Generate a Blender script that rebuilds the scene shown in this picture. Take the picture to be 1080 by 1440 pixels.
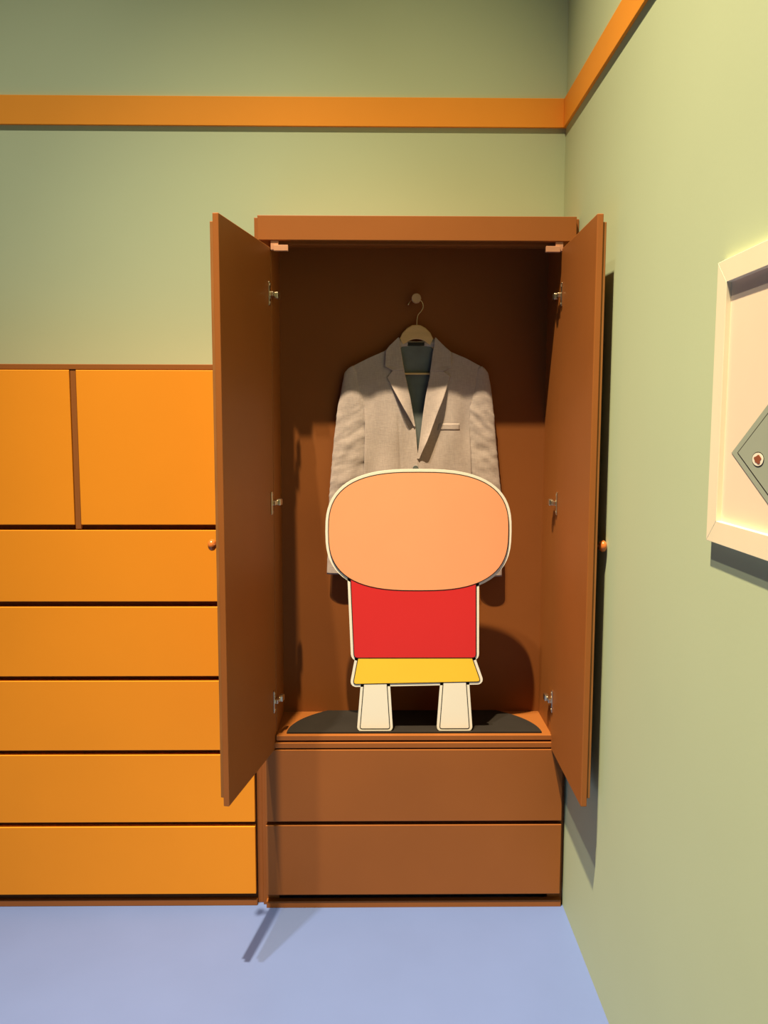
import bpy, bmesh, math, random
from mathutils import Vector, Matrix
from mathutils import noise as mnoise

for o in list(bpy.data.objects):
    bpy.data.objects.remove(o, do_unlink=True)
scene = bpy.context.scene
C = scene.collection
random.seed(4)

# ------------------------------------------------------------------ camera
PITCH, YAW, ROLL = 0.1053, 0.0118, 0.0020
cam_d = bpy.data.cameras.new('camera')
cam = bpy.data.objects.new('camera', cam_d)
C.objects.link(cam)
cam_d.sensor_fit = 'HORIZONTAL'
cam_d.sensor_width = 36.0
cam_d.lens = 1156.46 / 1080 * 36.0
cam_d.clip_start = 0.05
fwd = Vector((math.sin(YAW) * math.cos(PITCH), math.cos(YAW) * math.cos(PITCH), -math.sin(PITCH)))
rgt = Vector((math.cos(YAW), -math.sin(YAW), 0))
upv = rgt.cross(fwd)
r2 = math.cos(ROLL) * rgt + math.sin(ROLL) * upv
u2 = -math.sin(ROLL) * rgt + math.cos(ROLL) * upv
m = Matrix((r2, u2, -fwd)).transposed().to_4x4()
m.translation = (-0.6341, -2.658, 1.6357)
cam.matrix_world = m
scene.camera = cam

# ------------------------------------------------------------------ world, lamps, exposure
w = bpy.data.worlds.new('hall')
scene.world = w
w.use_nodes = True
bg = w.node_tree.nodes['Background']
bg.inputs[0].default_value = (0.55, 0.95, 0.92, 1)
bg.inputs[1].default_value = 0.025


def spot(name, loc, target, power, col, angle, blend, radius):
    d = bpy.data.lights.new(name, 'SPOT')
    d.energy = power
    d.color = col
    d.spot_size = math.radians(angle)
    d.spot_blend = blend
    d.shadow_soft_size = radius
    o = bpy.data.objects.new(name, d)
    C.objects.link(o)
    o.location = loc
    o.rotation_euler = (Vector(target) - Vector(loc)).to_track_quat('-Z', 'Y').to_euler()
    return o


spot('hall_spotlight', (-1.38, -1.90, 7.0), (-0.26, -1.22, 0.0), 4500, (1.0, 0.77, 0.45), 49.8, 1.0, 0.05)
spot('hall_spotlight', (-1.87, -1.90, 7.0), (-1.67, -0.86, 0.0), 1350, (1.0, 0.86, 0.64), 46.6, 0.7, 0.05)

vs = scene.view_settings
vs.view_transform = 'Standard'
vs.look = 'None'
vs.exposure = 0.0
vs.gamma = 1.0
vs.use_curve_mapping = False


# ------------------------------------------------------------------ materials
def mat(name, col, rough=0.6, var=0.06, scale=6.0, bump=0.02, bscale=120.0, metal=0.0, spec=0.3, stretch=None):
    mt = bpy.data.materials.new(name)
    mt.use_nodes = True
    nt = mt.node_tree
    b = nt.nodes['Principled BSDF']
    b.inputs['Roughness'].default_value = rough
    b.inputs['Metallic'].default_value = metal
    b.inputs['Specular IOR Level'].default_value = spec
    tc = nt.nodes.new('ShaderNodeTexCoord')
    mp = nt.nodes.new('ShaderNodeMapping')
    if stretch:
        mp.inputs['Scale'].default_value = stretch
    nt.links.new(tc.outputs['Object'], mp.inputs['Vector'])
    n = nt.nodes.new('ShaderNodeTexNoise')
    n.inputs['Scale'].default_value = scale
    n.inputs['Detail'].default_value = 6
    nt.links.new(mp.outputs[0], n.inputs['Vector'])
    r = nt.nodes.new('ShaderNodeValToRGB')
    r.color_ramp.elements[0].position = 0.3
    r.color_ramp.elements[1].position = 0.7
    r.color_ramp.elements[0].color = tuple(max(0, c * (1 - var)) for c in col) + (1,)
    r.color_ramp.elements[1].color = tuple(min(1, c * (1 + var)) for c in col) + (1,)
    nt.links.new(n.outputs['Fac'], r.inputs[0])
    nt.links.new(r.outputs[0], b.inputs['Base Color'])
    if bump:
        n2 = nt.nodes.new('ShaderNodeTexNoise')
        n2.inputs['Scale'].default_value = bscale
        n2.inputs['Detail'].default_value = 3
        nt.links.new(mp.outputs[0], n2.inputs['Vector'])
        bp = nt.nodes.new('ShaderNodeBump')
        bp.inputs['Strength'].default_value = bump
        bp.inputs['Distance'].default_value = 0.002
        nt.links.new(n2.outputs['Fac'], bp.inputs['Height'])
        nt.links.new(bp.outputs[0], b.inputs['Normal'])
    return mt


M = {}
M['wall'] = mat('mint_wall_paint', (0.48, 0.585, 0.405), 0.75, 0.03, 1.2, 0.05, 90, spec=0.15)
M['rail'] = mat('orange_rail_paint', (0.84, 0.33, 0.035), 0.6, 0.03, 3, 0.03, 90, spec=0.2)
M['floor'] = mat('blue_floor_vinyl', (0.125, 0.19, 0.46), 0.45, 0.04, 2.5, 0.03, 160, spec=0.3)
M['orange'] = mat('orange_lacquer', (0.83, 0.30, 0.018), 0.55, 0.025, 2.5, 0.02, 160, spec=0.2)
M['brown'] = mat('brown_lacquer', (0.29, 0.098, 0.021), 0.5, 0.05, 3.0, 0.03, 160, spec=0.25)
M['edge'] = mat('brown_edge_board', (0.29, 0.12, 0.033), 0.6, 0.16, 14, 0.08, 90, spec=0.2, stretch=(6, 6, 0.6))
M['dark'] = mat('dark_brown_carcass', (0.10, 0.04, 0.014), 0.7, 0.08, 5, 0.02, 120, spec=0.15)
M['back'] = mat('wardrobe_back_board', (0.22, 0.072, 0.016), 0.6, 0.06, 3.0, 0.03, 140, spec=0.2)
M['metal'] = mat('nickel', (0.75, 0.68, 0.52), 0.28, 0.05, 20, 0.0, metal=1.0)
M['knob'] = mat('varnished_knob_wood', (0.50, 0.14, 0.03), 0.18, 0.12, 30, 0.02, 60, spec=0.5)
M['block'] = mat('pinkish_bare_wood', (0.52, 0.27, 0.16), 0.6, 0.08, 20, 0.03, 90, spec=0.2)
M['hanger'] = mat('pale_hanger_wood', (0.62, 0.42, 0.20), 0.45, 0.10, 9, 0.03, 90, spec=0.3, stretch=(1, 4, 8))
M['peg'] = mat('peg_wood', (0.55, 0.36, 0.20), 0.5, 0.08, 20, 0.02, 90)
M['lining'] = mat('grey_lining', (0.13, 0.15, 0.15), 0.6, 0.10, 25, 0.05, 300, spec=0.3)
M['black'] = mat('black_print', (0.012, 0.011, 0.010), 0.6, 0.1, 10, 0.0)
M['basegrey'] = mat('charcoal_base_board', (0.022, 0.019, 0.017), 0.7, 0.08, 10, 0.02, 120, spec=0.1)
M['white'] = mat('white_board', (0.84, 0.82, 0.72), 0.55, 0.015, 6, 0.01, 120)
M['peach'] = mat('peach_print', (0.90, 0.375, 0.19), 0.5, 0.015, 6, 0.01, 120, spec=0.2)
M['red'] = mat('red_print', (0.64, 0.028, 0.03), 0.5, 0.015, 6, 0.01, 120, spec=0.2)
M['yellow'] = mat('yellow_print', (0.95, 0.60, 0.05), 0.5, 0.015, 6, 0.01, 120, spec=0.2)
M['frame'] = mat('white_frame_paint', (0.86, 0.80, 0.62), 0.5, 0.02, 8, 0.02, 120)
M['paper'] = mat('cream_paper', (0.84, 0.70, 0.56), 0.7, 0.02, 5, 0.01, 200, spec=0.1)
M['teal'] = mat('grey_green_print', (0.33, 0.39, 0.33), 0.7, 0.03, 8, 0.0)
M['food'] = mat('brown_print', (0.28, 0.08, 0.04), 0.7, 0.06, 30, 0.0)


def cloth_mat():
    mt = bpy.data.materials.new('grey_linen_cloth')
    mt.use_nodes = True
    nt = mt.node_tree
    b = nt.nodes['Principled BSDF']
    b.inputs['Roughness'].default_value = 0.85
    b.inputs['Specular IOR Level'].default_value = 0.15
    b.inputs['Sheen Weight'].default_value = 0.15
    tc = nt.nodes.new('ShaderNodeTexCoord')

    def nz(sc, stretch, detail=3):
        mp = nt.nodes.new('ShaderNodeMapping')
        mp.inputs['Scale'].default_value = stretch
        nt.links.new(tc.outputs['Object'], mp.inputs['Vector'])
        n = nt.nodes.new('ShaderNodeTexNoise')
        n.inputs['Scale'].default_value = sc
        n.inputs['Detail'].default_value = detail
        nt.links.new(mp.outputs[0], n.inputs['Vector'])
        return n
    a = nz(60, (1.0, 1.0, 9.0))
    c = nz(60, (9.0, 1.0, 0.8))
    ad = nt.nodes.new('ShaderNodeMath')
    ad.operation = 'ADD'
    nt.links.new(a.outputs['Fac'], ad.inputs[0])
    nt.links.new(c.outputs['Fac'], ad.inputs[1])
    r = nt.nodes.new('ShaderNodeValToRGB')
    r.color_ramp.elements[0].position = 0.30
    r.color_ramp.elements[1].position = 0.72
    r.color_ramp.elements[0].color = (0.36, 0.305, 0.29, 1)
    r.color_ramp.elements[1].color = (0.50, 0.425, 0.40, 1)
    h = nt.nodes.new('ShaderNodeMath')
    h.operation = 'MULTIPLY'
    h.inputs[1].default_value = 0.5
    nt.links.new(ad.outputs[0], h.inputs[0])
    nt.links.new(h.outputs[0], r.inputs[0])
    nt.links.new(r.outputs[0], b.inputs['Base Color'])
    bp = nt.nodes.new('ShaderNodeBump')
    bp.inputs['Strength'].default_value = 0.25
    bp.inputs['Distance'].default_value = 0.002
    nt.links.new(ad.outputs[0], bp.inputs['Height'])
    nt.links.new(bp.outputs[0], b.inputs['Normal'])
    return mt


M['linen'] = cloth_mat()


# ------------------------------------------------------------------ mesh helpers
def tag(o, label, cat, group=None):
    o['label'] = label
    o['category'] = cat
    if group:
        o['group'] = group
    return o


def thing(name, label, cat, loc):
    o = bpy.data.objects.new(name, None)
    C.objects.link(o)
    o.location = loc
    o.empty_display_size = 0.05
    return tag(o, label, cat)


def world_off(parent):
    v = Vector((0, 0, 0))
    p = parent
    while p is not None:
        v += p.location
        p = p.parent
    return v


def link(name, bm, material, parent=None, local=False, smooth=False):
    """bm in world coordinates (unrotated parents) unless local."""
    if parent is not None and not local:
        bmesh.ops.translate(bm, verts=bm.verts, vec=-world_off(parent))
    bmesh.ops.recalc_face_normals(bm, faces=bm.faces)
    me = bpy.data.meshes.new(name)
    bm.to_mesh(me)
    bm.free()
    me.materials.append(material)
    if smooth:
        for p in me.polygons:
            p.use_smooth = True
    o = bpy.data.objects.new(name, me)
    C.objects.link(o)
    if parent is not None:
        o.parent = parent
    return o


def box_bm(x0, x1, y0, y1, z0, z1, bev=0.0015, bm=None):
    own = bm is None
    b = bmesh.new()
    bmesh.ops.create_cube(b, size=1.0)
    for v in b.verts:
        v.co = Vector(((x0 + x1) / 2 + v.co.x * (x1 - x0), (y0 + y1) / 2 + v.co.y * (y1 - y0), (z0 + z1) / 2 + v.co.z * (z1 - z0)))
    if bev:
        bmesh.ops.bevel(b, geom=b.edges[:] + b.verts[:], offset=bev, segments=2, affect='EDGES', profile=0.5)
    if own:
        return b
    me = bpy.data.meshes.new('t')
    b.to_mesh(me)
    b.free()
    bm.from_mesh(me)
    bpy.data.meshes.remove(me)
    return bm


def box(name, x0, x1, y0, y1, z0, z1, material, parent=None, bev=0.0015, local=False):
    return link(name, box_bm(x0, x1, y0, y1, z0, z1, bev), material, parent, local)


def struct(o):
    o['kind'] = 'structure'
    return o


def prism_bm(pts, y0, y1):
    """polygon in x,z extruded from y0 to y1"""
    b = bmesh.new()
    f = [b.verts.new((x, y0, z)) for x, z in pts]
    k = [b.verts.new((x, y1, z)) for x, z in pts]
    b.faces.new(f)
    b.faces.new(list(reversed(k)))
    n = len(pts)
    for i in range(n):
        b.faces.new((f[i], k[i], k[(i + 1) % n], f[(i + 1) % n]))
    return b


def lathe_bm(profile, axis='Y', seg=28, centre=(0, 0, 0)):
    """profile: list of (radius, distance along axis)"""
    b = bmesh.new()
    rings = []
    for r, t in profile:
        ring = []
        for k in range(seg):
            a = 2 * math.pi * k / seg
            p = Vector((r * math.cos(a), t, r * math.sin(a)))
            ring.append(b.verts.new(p + Vector(centre)))
        rings.append(ring)
    for i in range(len(rings) - 1):
        for k in range(seg):
            b.faces.new((rings[i][k], rings[i][(k + 1) % seg], rings[i + 1][(k + 1) % seg], rings[i + 1][k]))
    b.faces.new(rings[0])
    b.faces.new(list(reversed(rings[-1])))
    return b


def tube_bm(path, rad, seg=10):
    b = bmesh.new()
    pts = [Vector(p) for p in path]
    rings = []
    prev = None
    for i, p in enumerate(pts):
        t = (pts[min(i + 1, len(pts) - 1)] - pts[max(i - 1, 0)]).normalized()
        if prev is None:
            s = t.orthogonal().normalized()
        else:
            s = (prev - t * prev.dot(t)).normalized()
        prev = s
        q = t.cross(s)
        rr = rad[i] if isinstance(rad, (list, tuple)) else rad
        rings.append([b.verts.new(p + s * rr * math.cos(2 * math.pi * k / seg) + q * rr * math.sin(2 * math.pi * k / seg)) for k in range(seg)])
    for i in range(len(rings) - 1):
        for k in range(seg):
            b.faces.new((rings[i][k], rings[i][(k + 1) % seg], rings[i + 1][(k + 1) % seg], rings[i + 1][k]))
    b.faces.new(rings[0])
    b.faces.new(list(reversed(rings[-1])))
    return b


def smooth_path(pts, n=6):
    out = []
    P = [Vector(p) for p in pts]
    for i in range(len(P) - 1):
        p0, p1, p2, p3 = P[max(i - 1, 0)], P[i], P[i + 1], P[min(i + 2, len(P) - 1)]
        for k in range(n):
            t = k / n
            out.append(0.5 * ((2 * p1) + (p2 - p0) * t + (2 * p0 - 5 * p1 + 4 * p2 - p3) * t * t + (3 * p1 - p0 - 3 * p2 + p3) * t ** 3))
    out.append(P[-1])
    return out


# ------------------------------------------------------------------ room
XW = 0.012      # face of right wall
YW = 0.236      # face of back wall
struct(box('floor', -4.5, XW + 0.1, -5.0, YW + 0.1, -0.06, 0.0, M['floor'], bev=0))
struct(box('wall_back', -4.5, XW + 0.1, YW, YW + 0.1, 0.0, 3.7, M['wall'], bev=0))
struct(box('wall_right', XW, XW + 0.1, -5.0, YW, 0.0, 3.7, M['wall'], bev=0))
RT = 0.009
struct(box('trim_1', -4.5, XW - RT, YW - RT, YW, 2.634, 2.728, M['rail'], bev=0.001))
struct(box('trim_2', XW - RT, XW, -5.0, YW, 2.634, 2.728, M['rail'], bev=0.001))

# ------------------------------------------------------------------ dresser
D = thing('dresser', 'long orange dresser with brown edging, cupboard doors above wide drawers', 'dresser', (-1.59, 0.11, 0))
DL, DR = -2.172, -1.036
YB = YW - 0.002
box('carcass', DL - 0.003, DR + 0.003, 0.016, YB, 0.0225, 1.800, M['dark'], D, 0)
box('end_panel', DR + 0.003, -1.0135, 0.022, YB, 0.0, 1.8095, M['brown'], D)
box('end_panel', DL - 0.022, DL - 0.003, 0.002, YB, 0.0, 1.8095, M['brown'], D)
box('top_board', DL - 0.022, -1.0135, -0.002, YB, 1.8095, 1.8265, M['brown'], D)
box('plinth', DL - 0.003, DR + 0.003, 0.004, 0.03, 0.0, 0.0225, M['brown'], D)
box('divider', -1.6025, -1.5845, 0.000, 0.016, 1.2985, 1.8095, M['brown'], D)
for x0, x1 in ((DL, -1.6040), (-1.5830, DR)):
    box('cupboard_door', x0, x1, -0.004, 0.0158, 1.3125, 1.8080, M['orange'], D, 0.0018)
for z0, z1 in ((1.0588, 1.2980), (0.8075, 1.0445), (0.5537, 0.7953), (0.3024, 0.5413), (0.0462, 0.2898)):
    box('drawer', DL, DR, -0.004, 0.0158, z0 + 0.001, z1 - 0.003, M['orange'], D, 0.0014)

# ------------------------------------------------------------------ wardrobe
W = thing('wardrobe', 'tall brown wardrobe with both doors open and two drawers below', 'wardrobe', (-0.5, 0.11, 0))
WL, WR = -1.0125, XW - 0.001
IL, IR = -0.960, -0.040
BKY = 0.222
box('side_panel', WL, IL, 0.010, YB, 0.0, 2.283, M['brown'], W)
box('side_panel', IR, WR, 0.010, YB, 0.0, 2.283, M['brown'], W)
box('back_board', IL, IR, BKY, YB, 0.03, 2.283, M['back'], W, 0)
box('top_board', IL, IR, 0.012, BKY, 2.2350, 2.2830, M['brown'], W, 0)
box('cornice', -1.0, 0.0, -0.006, 0.010, 2.2110, 2.2865, M['brown'], W, 0.0015)
box('door_stop', IL, IR, 0.050, 0.070, 2.2100, 2.2350, M['brown'], W, 0.001)
box('shelf', IL, IR, -0.012, BKY, 0.590, 0.607, M['brown'], W, 0.0015)
box('shelf_lip', -0.985, -0.015, -0.018, 0.012, 0.566, 0.5840, M['brown'], W, 0.0015)
box('inner_carcass', IL, IR, 0.014, BKY, 0.030, 0.5895, M['dark'], W, 0)
box('plinth', -1.0, 0.004, -0.011, 0.0098, 0.0, 0.0235, M['brown'], W, 0.0008)
for z0, z1 in ((0.3120, 0.5610), (0.0520, 0.2985)):
    box('drawer', -0.998, -0.003, -0.021, 0.0098, z0, z1, M['brown'], W, 0.0018)

# corner catch blocks under the top board
for s, xx in ((1, IL), (-1, IR)):
    b = box_bm(min(xx, xx + s * 0.024), max(xx, xx + s * 0.024), -0.002, 0.014, 2.182, 2.2105, 0.001)
    box_bm(min(xx + s * 0.010, xx + s * 0.055), max(xx + s * 0.010, xx + s * 0.055), -0.008, 0.004, 2.1780, 2.196, 0.001, bm=b)
    link('catch_block', b, M['block'], W)

# round peg on the back board
link('coat_peg', lathe_bm([(0.006, 0.0), (0.006, -0.030), (0.0150, -0.033), (0.0165, -0.037), (0.0165, -0.044), (0.0150, -0.047)], centre=(-0.493, BKY, 2.062)), M['peg'], W, smooth=False)

# doors
DLEN, DT1, DT2 = 0.437, 0.017, 0.010


def door(hx, hy, ang, s):
    """s=+1: closed door runs to +x from its hinge; s=-1: to -x"""
    def bx(x0, x1, y0, y1, z0, z1, bev=0.0015):
        return box_bm(min(s * x0, s * x1), max(s * x0, s * x1), y0, y1, z0, z1, bev)
    d = link('door', bx(0.0, DLEN, -DT1, 0.0, 0.0, 1.630, 0.002), M['brown'], W, local=True)
    d.location = Vector((hx, hy, 0.560)) - W.location
    d.rotation_euler = (0, 0, ang)
    link('outer_panel', bx(0.008, DLEN - 0.006, -DT1 - DT2, -DT1 - 0.0002, 0.022, 1.610, 0.0015), M['edge'], d, local=True)
    # knob with metal neck on the outer face
    kx, kz = s * (DLEN - 0.035), 0.742
    y0 = -DT1 - DT2
    link('knob_neck', lathe_bm([(0.008, 0), (0.008, -0.002), (0.0048, -0.004), (0.0045, -0.016)], seg=16, centre=(kx, y0, kz)), M['metal'], d, local=True, smooth=True)
    prof = [(0.006, -0.0125)]
    for k in range(1, 12):
        a = math.pi * k / 12
        prof.append((0.006 + 0.0105 * math.sin(a) if k < 6 else 0.0165 * math.sin(a), -0.0125 - 0.0105 * (1 - math.cos(a))))
    link('knob', lathe_bm(prof, seg=24, centre=(kx, y0, kz)), M['knob'], d, local=True, smooth=True)
    # three hinges: plate on the door face and arm reaching to the carcass
    for z in (0.166, 0.825, 1.485):
        b = bx(0.016, 0.030, 0.0, 0.004, z - 0.037, z + 0.037, 0.0015)
        for dz in (-0.028, 0.028):
            c = lathe_bm([(0.0035, 0.004), (0.0035, 0.0055)], seg=10, centre=(s * 0.023, 0, z + dz))
            me = bpy.data.meshes.new('t')
            c.to_mesh(me)
            c.free()
            b.from_mesh(me)
            bpy.data.meshes.remove(me)
        link('hinge_plate', b, M['metal'], d, local=True)
        b = bx(-0.012, 0.022, 0.003, 0.014, z - 0.007, z + 0.007, 0.002)
        box_bm(min(s * -0.034, s * -0.008), max(s * -0.034, s * -0.008), 0.006, 0.020, z - 0.0105, z + 0.0105, 0.003, bm=b)
        box_bm(min(s * -0.040, s * -0.030), max(s * -0.040, s * -0.030), 0.011, 0.018, z - 0.004, z + 0.004, 0.001, bm=b)
        link('hinge_arm', b, M['metal'], d, local=True)
    return d


door(-0.961, 0.004, math.radians(-101.0), 1)
door(-0.043, 0.004, math.radians(89.3), -1)

# ------------------------------------------------------------------ jacket on its hanger
K = 0.00066


def jx(U):
    return -0.482 + (U - 543.6) * K


def yc(y):
    """the jacket hangs flat against the back board"""
    return 0.2120 - (0.195 - y) * 0.30


def jz(V):
    return 1.971 - (V - 198) * K


def interp(tab, v):
    if v <= tab[0][0]:
        return tab[0][1]
    for (a, x), (b, y) in zip(tab, tab[1:]):
        if v <= b:
            return x + (y - x) * (v - a) / (b - a)
    return tab[-1][1]


def sm(t):
    t = max(0.0, min(1.0, t))
    return t * t * (3 - 2 * t)


CX = 532.0
SHO = [(0, 262), (100, 262), (170, 325), (260, 362), (335, 400), (375, 432), (420, 470)]   # shoulder line V by distance from centre


def front_y(U, V):
    d = abs(U - CX)
    round_ = math.sqrt(max(0.0, 1 - (d / 400.0) ** 2))
    depth = 0.052 * round_
    top = interp(SHO, d)
    depth *= 0.18 + 0.82 * sm((V - top + 10) / 170.0)
    y = 0.133 - depth
    # soft hollow beside each armhole, then vertical drape
    y += 0.018 * math.exp(-((d - 245) / 38.0) ** 2) * sm((V - 480) / 80.0) * (1 - sm((V - 700) / 200.0))
    y += 0.010 * math.sin(U * 0.038 + V * 0.002) * sm((V - 560) / 200.0)
    y += 0.022 * (mnoise.noise(Vector((U * 0.012, V * 0.004, 3.1)))) * sm((V - 480) / 150.0)
    return y


def panel_bm(left, right, yf, nu=18, dv=12.0, extra=None):
    """rows between two boundaries given as (V, U) tables"""
    b = bmesh.new()
    v0, v1 = left[0][0], left[-1][0]
    nv = max(4, int((v1 - v0) / dv))
    # hit every table corner with a row
    rows = sorted(set([v0 + (v1 - v0) * i / nv for i in range(nv + 1)] + [t[0] for t in left] + [t[0] for t in right if v0 <= t[0] <= v1]))
    grid = []
    for V in rows:
        a, c = interp(left, V), interp(right, V)
        row = []
        for i in range(nu + 1):
            t = i / nu
            U = a + (c - a) * t
            row.append(b.verts.new((jx(U), yc(yf(U, V, t)), jz(V))))
        grid.append(row)
    for i in range(len(grid) - 1):
        for k in range(nu):
            b.faces.new((grid[i][k], grid[i][k + 1], grid[i + 1][k + 1], grid[i + 1][k]))
    return b


def cloth(name, bm, material, parent, thick=0.0018, smooth=True):
    o = link(name, bm, material, parent, smooth=smooth)
    md = o.modifiers.new('thickness', 'SOLIDIFY')
    md.thickness = thick
    md.offset = 0.0
    return o


J = thing('jacket', 'grey linen suit jacket hanging on a wooden hanger inside the wardrobe', 'jacket', (-0.49, 0.12, 1.11))
HEM = 1500

# front panels
LP_out = [(262, 431), (325, 366), (362, 280), (400, 205), (432, 172), (470, 180), (530, 228), (600, 258), (700, 264), (1000, 258), (HEM, 235)]
LP_in = [(262, 440), (300, 446), (440, 470), (570, 500), (715, 526), (870, 541), (1000, 546), (HEM, 550)]
RP_in = [(262, 628), (300, 622), (440, 600), (560, 590), (700, 572), (880, 538), (1000, 532), (HEM, 520)]
RP_out = [(262, 634), (325, 700), (362, 790), (400, 862), (432, 898), (470, 890), (530, 850), (600, 815), (700, 812), (1000, 825), (HEM, 850)]


def dart(U, V, u0):
    return 0.014 * math.exp(-((U - u0) / 5.0) ** 2) * sm((V - 640) / 60.0)


def lf(U, V, t):
    return front_y(U, V) + dart(U, V, 436 + (V - 640) * 0.05) - 0.004 * sm((V - 700) / 200) * t


def rf(U, V, t):
    return front_y(U, V) + 0.003 * math.exp(-((U - 690 - 0.02 * V) / 14.0) ** 2) * sm((V - 760) / 100.0)


cloth('front_panel', panel_bm(LP_out, LP_in, lf, 40, 9), M['linen'], J)
cloth('front_panel', panel_bm(RP_in, RP_out, rf, 40, 9), M['linen'], J)

# back panel and lining
BK_L = [(292, 445), (325, 366), (362, 280), (400, 205), (450, 178), (600, 190), (1000, 190), (HEM, 180)]
BK_R = [(292, 622), (325, 700), (362, 790), (400, 862), (450, 895), (600, 905), (1000, 925), (HEM, 950)]
cloth('back_panel', panel_bm(BK_L, BK_R, lambda U, V, t: 0.150 + 0.045 * math.sqrt(max(0, 1 - ((t - .5) / .5) ** 2)) * (0.35 + 0.65 * sm((V - 300) / 150.0)), 30, 14), M['linen'], J)
cloth('lining', panel_bm([(a, u + 14) for a, u in BK_L], [(a, u - 14) for a, u in BK_R],
      lambda U, V, t: 0.146 + 0.042 * math.sqrt(max(0, 1 - ((t - .5) / .5) ** 2)) * (0.35 + 0.65 * sm((V - 300) / 150.0)) - 0.004 * math.exp(-((U - 542) / 5.0) ** 2) * sm((V - 470) / 30.0) - (0.003 if V < 478 else 0.0) + 0.002 * math.sin(U * .06 + V * .02), 60, 8), M['lining'], J, 0.001)

# collar band round the back of the neck
b = bmesh.new()
rows = []
for i in range(25):
    t = -1 + 2 * i / 24
    U = 532 + 94 * t
    yy = 0.118 + 0.045 * math.sqrt(max(0, 1 - t * t))
    lo = 305 - 8 * (1 - t * t)
    hi = 262 + 12 * (1 - t * t)
    rows.append((b.verts.new((jx(U), yc(yy), jz(lo))), b.verts.new((jx(U), yc(yy) + 0.001, jz((lo + hi) / 2))), b.verts.new((jx(U), yc(yy) + 0.003, jz(hi)))))
for i in range(24):
    for k in range(2):
        b.faces.new((rows[i][k], rows[i + 1][k], rows[i + 1][k + 1], rows[i][k + 1]))
cloth('collar_band', b, M['linen'], J, 0.003)
tg = box('neck_label', jx(487), jx(572), yc(0.157) - 0.003, yc(0.157) - 0.0015, jz(297), jz(279), M['black'], J, 0.0005)


# collar leaves and lapels lifted off the fronts
def flap(name, left, right, outer_left, lift):
    def yf(U, V, t):
        s = 1 - t if outer_left else t
        return front_y(U, V) - 0.0045 - lift(V) * 2.4 * (0.25 * s + 0.75 * s * s)
    return cloth(name, panel_bm(left, right, yf, 16, 6), M['linen'], J, 0.0022)


def clift(V):
    return 0.010 * sm((V - 258) / 80)


def llift(end):
    return lambda V: 0.005 + 0.026 * sm((V - 470) / 150) * (1.0 - sm((V - (end - 90)) / 90.0))


flap('collar_leaf', [(256, 436), (300, 388), (325, 371), (405, 366), (426, 407)], [(256, 441), (300, 446), (325, 450), (405, 462), (426, 467)], True, clift)
flap('lapel', [(424, 408), (462, 377), (540, 420), (630, 470), (716, 520)], [(424, 466), (462, 474), (540, 490), (630, 508), (716, 527)], True, llift(716))
flap('collar_leaf', [(256, 625), (300, 620), (330, 614), (405, 604), (430, 600)], [(256, 630), (300, 674), (330, 708), (405, 713), (430, 669)], False, clift)
flap('lapel', [(428, 600), (455, 598), (560, 578), (650, 565), (750, 553), (884, 536)], [(428, 668), (455, 706), (560, 672), (650, 637), (750, 601), (884, 546)], False, llift(884))


# sleeves
def sleeve(outer, inner, sgn, seed):
    bmq = bmesh.new()
    rings = []
    seg, nrow = 36, 120
    v0, v1 = outer[0][0], outer[-1][0]
    for i in range(nrow + 1):
        V = v0 + (v1 - v0) * i / nrow
        a, c = interp(outer, V), interp(inner, V)
        cu, hw = (a + c) / 2, abs(c - a) / 2
        dep = 0.050 * (0.35 + 0.65 * sm((V - v0) / 170.0)) * (1 - 0.25 * sm((V - 1000) / 500.0))
        ring = []
        for k in range(seg):
            an = 2 * math.pi * k / seg
            cu2 = math.cos(an)
            su2 = math.sin(an)
            q = Vector((cu2 * 1.3 + seed, V * 0.022 + cu2 * 1.1 * sgn, su2 * 1.1))
            wr = mnoise.noise(q) * 0.011 + mnoise.noise(Vector((cu2 * 2 + seed, V * 0.06 + 3 * cu2 * sgn, su2))) * 0.0065
            fade = sm((V - 520) / 120.0) * (1 - 0.9 * sm((V - 1330) / 130.0))
            wr *= fade
            x = jx(cu + hw * cu2 * (1 + 0.4 * wr / 0.006 * 0.06))
            y = 0.128 - (dep + wr) * su2
            ring.append(bmq.verts.new((x, yc(y), jz(V))))
        rings.append(ring)
    for i in range(nrow):
        for k in range(seg):
            bmq.faces.new((rings[i][k], rings[i][(k + 1) % seg], rings[i + 1][(k + 1) % seg], rings[i + 1][k]))
    bmq.faces.new(rings[0])
    # turned-in cuff
    inn = [bmq.verts.new(v.co + Vector((0, 0, 0.03))) for v in rings[-1]]
    for v in inn:
        ctr = Vector((jx((interp(outer, v1) + interp(inner, v1)) / 2), yc(0.128), v.co.z))
        v.co = ctr + (v.co - ctr) * 0.92
    for k in range(seg):
        bmq.faces.new((rings[-1][k], rings[-1][(k + 1) % seg], inn[(k + 1) % seg], inn[k]))
    bmq.faces.new(inn)
    return link('sleeve', bmq, M['linen'], J, smooth=True)


sleeve([(402, 196), (412, 178), (435, 158), (500, 145), (600, 125), (800, 100), (1080, 75), (1494, 61)],
       [(402, 204), (412, 212), (435, 225), (500, 246), (600, 270), (800, 272), (1080, 262), (1494, 215)], 1, 1.7)
sleeve([(402, 872), (412, 886), (435, 904), (500, 918), (600, 932), (800, 952), (1080, 984), (1506, 994)],
       [(402, 862), (412, 850), (435, 842), (500, 825), (600, 806), (800, 812), (1080, 830), (1506, 862)], -1, 6.2)

# chest pocket welt
b = panel_bm([(697, 650), (732, 640)], [(690, 756), (724, 758)], lambda U, V, t: rf(U, V, t) - 0.0035, 10, 8)
cloth('chest_pocket', b, M['linen'], J, 0.001)
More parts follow.
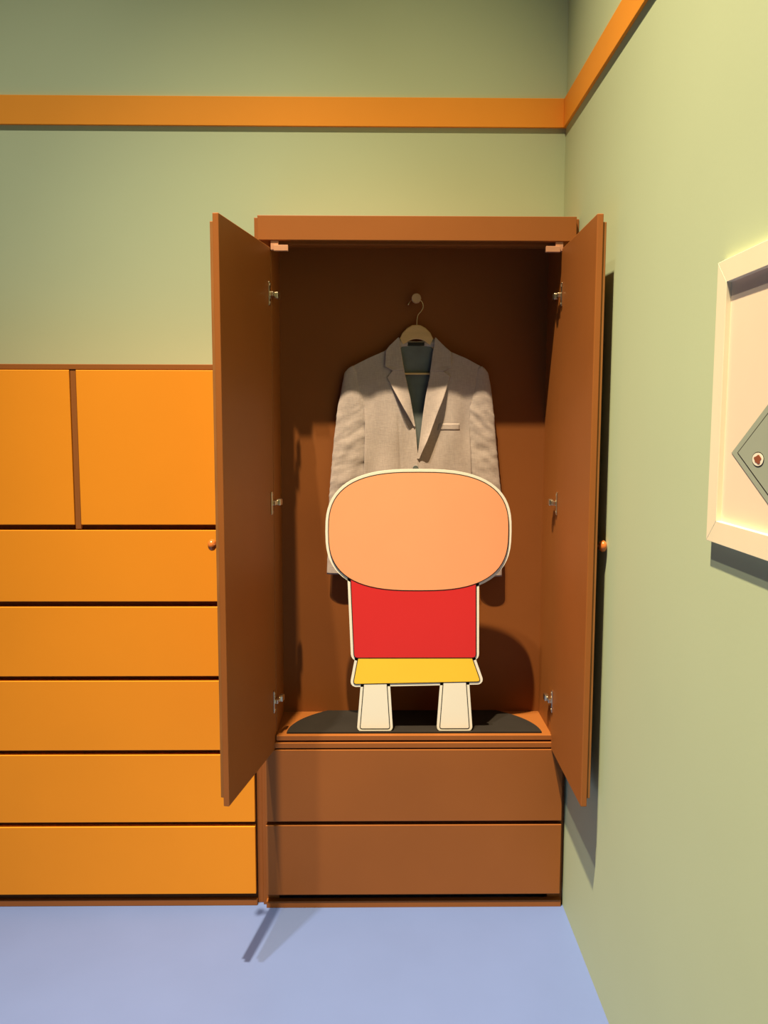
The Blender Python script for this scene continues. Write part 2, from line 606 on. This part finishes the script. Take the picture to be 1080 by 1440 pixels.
# small buttons below the lapels
for (U, V) in ((528, 930), (527, 1080)):
    yb = yc(front_y(U, V)) - 0.006
    link('button', lathe_bm([(0.009, 0.003), (0.010, 0.001), (0.010, -0.001), (0.0085, -0.002), (0.006, -0.0012)], seg=18, centre=(jx(U), yb, jz(V))), M['lining'], J, smooth=False)

# hanger
H = thing('coat_hanger', 'pale wooden coat hanger with wire hook under the linen jacket collar', 'hanger', (-0.49, 0.14, 1.80))


def hanger_half(s):
    up = [(0, 190), (22, 192), (48, 206), (72, 230), (90, 266), (138, 318), (216, 364), (295, 402), (330, 424)]
    lo = [(0, 262), (18, 264), (40, 272), (62, 288), (85, 312), (135, 358), (215, 398), (290, 432), (325, 444)]
    b = bmesh.new()
    secs = []
    for (du, vu), (dl, vl) in zip(up, lo):
        th = 0.0045
        ring = []
        for (d, v, yo) in ((du, vu + 5, -th), (du, vu, -th * 0.5), (du, vu, th * 0.5), (du, vu + 5, th), (dl, vl - 5, th), (dl, vl, th * .5), (dl, vl, -th * .5), (dl, vl - 5, -th)):
            ycurve = yc(0.160) - 0.003 * (d / 340.0) ** 2
            ring.append(b.verts.new((jx(530 + s * d), ycurve + yo, jz(v))))
        secs.append(ring)
    for i in range(len(secs) - 1):
        for k in range(8):
            b.faces.new((secs[i][k], secs[i][(k + 1) % 8], secs[i + 1][(k + 1) % 8], secs[i + 1][k]))
    b.faces.new(secs[0])
    b.faces.new(list(reversed(secs[-1])))
    return link('arm', b, M['hanger'], H)


hanger_half(-1)
hanger_half(1)
link('trouser_bar', tube_bm([(jx(290), yc(0.155), jz(440)), (jx(780), yc(0.155), jz(440))], 0.0038), M['hanger'], H, smooth=True)
PY = BKY - 0.022
hook = smooth_path([(jx(532), 0.2015, jz(196)), (jx(533), 0.2015, jz(165)), (jx(538), 0.2010, jz(140)), (jx(553), 0.2005, jz(122)),
                    (jx(564), PY, jz(100)), (jx(560), PY, jz(78)), (jx(545), PY, jz(62)), (jx(522), PY, jz(56)), (jx(500), PY, jz(68)), (jx(486), PY - 0.004, jz(90))], 6)
link('hook', tube_bm(hook, 0.0017, 8), M['metal'], H, smooth=True)

# ------------------------------------------------------------------ cutout board standing on the shelf
ST = thing('cutout_board', 'white-edged cutout board in peach, red and yellow standing on wardrobe shelf', 'cutout', (-0.49, 0.03, 0.607))
SY = 0.016
SZ = 0.6125


def ellipse(cx, cz, a, c, n=56):
    return [(cx + a * math.cos(2 * math.pi * k / n), cz + c * math.sin(2 * math.pi * k / n)) for k in range(n)]


def round_poly(pts, r, n=5):
    out = []
    N = len(pts)
    for i in range(N):
        p, a, c = Vector(pts[i]), Vector(pts[i - 1]), Vector(pts[(i + 1) % N])
        da, dc = (a - p), (c - p)
        rr = min(r, da.length * .45, dc.length * .45)
        A, B = p + da.normalized() * rr, p + dc.normalized() * rr
        for k in range(n + 1):
            t = k / n
            q = A * (1 - t) ** 2 + p * 2 * t * (1 - t) + B * t * t
            out.append((q.x, q.y))
    return out


def grow(pts, d):
    """offset a convex counter-clockwise or clockwise polygon outwards"""
    c = Vector((sum(p[0] for p in pts) / len(pts), sum(p[1] for p in pts) / len(pts)))
    N = len(pts)
    out = []
    for i in range(N):
        p = Vector(pts[i])
        e1 = (p - Vector(pts[i - 1]))
        e2 = (Vector(pts[(i + 1) % N]) - p)
        t = (e1.normalized() if e1.length > 1e-9 else Vector((0, 0))) + (e2.normalized() if e2.length > 1e-9 else Vector((0, 0)))
        nrm = Vector((t.y, -t.x)).normalized()
        if nrm.dot(p - c) < 0:
            nrm = -nrm
        q = p + nrm * d
        out.append((q.x, q.y))
    return out


# a plain colour-block board: rounded peach panel, red block, yellow band, two plain supports
def squircle(cx, cz, a, c, e=0.72, n=72):
    out = []
    for k in range(n):
        t = 2 * math.pi * k / n
        ct, st = math.cos(t), math.sin(t)
        out.append((cx + a * math.copysign(abs(ct) ** e, ct), cz + c * math.copysign(abs(st) ** e, st)))
    return out


shapes = [
    ('support', round_poly([(-0.680, SZ + .009), (-0.583, SZ + .009), (-0.595, 0.81), (-0.665, 0.81)], 0.006), 'white', 0.0010),
    ('support', round_poly([(-0.412, SZ + .009), (-0.315, SZ + .009), (-0.330, 0.81), (-0.400, 0.81)], 0.006), 'white', 0.0010),
    ('printed_band', round_poly([(-0.703, 0.776), (-0.280, 0.784), (-0.318, 0.89), (-0.682, 0.89)], 0.010), 'yellow', 0.0020),
    ('printed_block', round_poly([(-0.700, 0.866), (-0.296, 0.866), (-0.300, 1.160), (-0.712, 1.160)], 0.012), 'red', 0.0030),
    ('printed_panel', squircle(-0.489, 1.288, 0.294, 0.194), 'peach', 0.0040),
]
bb = bmesh.new()
for nm, poly, mm, off in shapes:
    g = grow(poly, 0.0115)
    if nm == 'support':
        g = [(x, max(z, SZ)) for x, z in g]
    c = prism_bm(g, SY, SY + 0.010)
    me = bpy.data.meshes.new('t')
    c.to_mesh(me)
    c.free()
    bb.from_mesh(me)
    bpy.data.meshes.remove(me)
link('board', bb, M['white'], ST)
for nm, poly, mm, off in shapes:
    o = link(nm, prism_bm(poly, SY - off, SY - 0.0001), M[mm], ST)
    link('outline', prism_bm(grow(poly, 0.0028), SY - off + 0.0005, SY - 0.0001), M['black'], o)
# dark half-oval base with its straight edge to the front
half = [(-0.499 + 0.428 * math.cos(math.pi * k / 48), 0.006 + min(0.212, 0.30 * math.sin(math.pi * k / 48))) for k in range(49)]
b = bmesh.new()
lo = [b.verts.new((x, y, 0.6073)) for x, y in half]
hi = [b.verts.new((x, y, SZ - 0.0002)) for x, y in half]
b.faces.new(hi)
b.faces.new(list(reversed(lo)))
for i in range(len(lo)):
    b.faces.new((lo[i], lo[(i + 1) % len(lo)], hi[(i + 1) % len(lo)], hi[i]))
o = link('base', b, M['basegrey'], ST)
o['label'] = 'dark half-oval base'

# ------------------------------------------------------------------ framed picture on the right wall
F = thing('picture_frame', 'white box frame with a print of a grey-green mat on the wall', 'picture', (XW - 0.015, -1.40, 1.42))
FY0, FY1, FZ0, FZ1 = -1.110, -1.625, 1.419, 1.934     # far edge, near edge
fx0, fx1 = XW - 0.013, XW - 0.0005
fw = 0.041


def frame_side(outer, inner):
    """mitred length: outer and inner (y, z) ends"""
    b = bmesh.new()
    q = [outer[0], outer[1], inner[1], inner[0]]
    f = [b.verts.new((fx0, y, z)) for y, z in q]
    k = [b.verts.new((fx1, y, z)) for y, z in q]
    b.faces.new(f)
    b.faces.new(list(reversed(k)))
    for n in range(4):
        b.faces.new((f[n], k[n], k[(n + 1) % 4], f[(n + 1) % 4]))
    bmesh.ops.bevel(b, geom=b.edges[:], offset=0.0006, segments=1, affect='EDGES')
    return link('frame_side', b, M['frame'], F)


oc = [(FY0, FZ0), (FY1, FZ0), (FY1, FZ1), (FY0, FZ1)]
ic = [(FY0 - fw, FZ0 + fw), (FY1 + fw, FZ0 + fw), (FY1 + fw, FZ1 - fw), (FY0 - fw, FZ1 - fw)]
for n in range(4):
    frame_side((oc[n], oc[(n + 1) % 4]), (ic[n], ic[(n + 1) % 4]))
PX = XW - 0.0035
box('print_sheet', PX, XW - 0.0007, FY1 + fw - 0.0005, FY0 - fw + 0.0005, FZ0 + fw - 0.0005, FZ1 - fw + 0.0005, M['paper'], F, 0)


def flat_print(name, pts, x, material):
    b = bmesh.new()
    f = [b.verts.new((x, y, z)) for y, z in pts]
    k = [b.verts.new((x + 0.0004, y, z)) for y, z in pts]
    b.faces.new(f)
    b.faces.new(list(reversed(k)))
    for i in range(len(pts)):
        b.faces.new((f[i], k[i], k[(i + 1) % len(pts)], f[(i + 1) % len(pts)]))
    return link(name, b, material, F)


MC = (-1.372, 1.594)
mat_poly = [(-1.185, 1.5875), (-1.372, 1.708), (-1.559, 1.5875), (-1.372, 1.487)]


def scaled(pts, s):
    return [(MC[0] + (y - MC[0]) * s, MC[1] + (z - MC[1]) * s) for y, z in pts]


flat_print('printed_mat', scaled(mat_poly, 1.006), PX - 0.0005, M['black'])
flat_print('printed_mat', mat_poly, PX - 0.0009, M['teal'])
flat_print('printed_mat_line', scaled(mat_poly, 0.872), PX - 0.0013, M['black'])
flat_print('printed_mat_centre', scaled(mat_poly, 0.850), PX - 0.0017, M['teal'])
BC = (-1.290, 1.580)
flat_print('printed_bowl', ellipse(BC[0], BC[1], 0.0215, 0.0125, 32), PX - 0.0021, M['black'])
flat_print('printed_bowl', ellipse(BC[0], BC[1], 0.0198, 0.0110, 32), PX - 0.0025, M['white'])
flat_print('printed_food', [(BC[0] + 0.0120 * (1 + .18 * math.sin(5 * a)) * math.cos(a), BC[1] + 0.0070 * (1 + .2 * math.cos(3 * a)) * math.sin(a)) for a in [2 * math.pi * k / 30 for k in range(30)]], PX - 0.0029, M['food'])
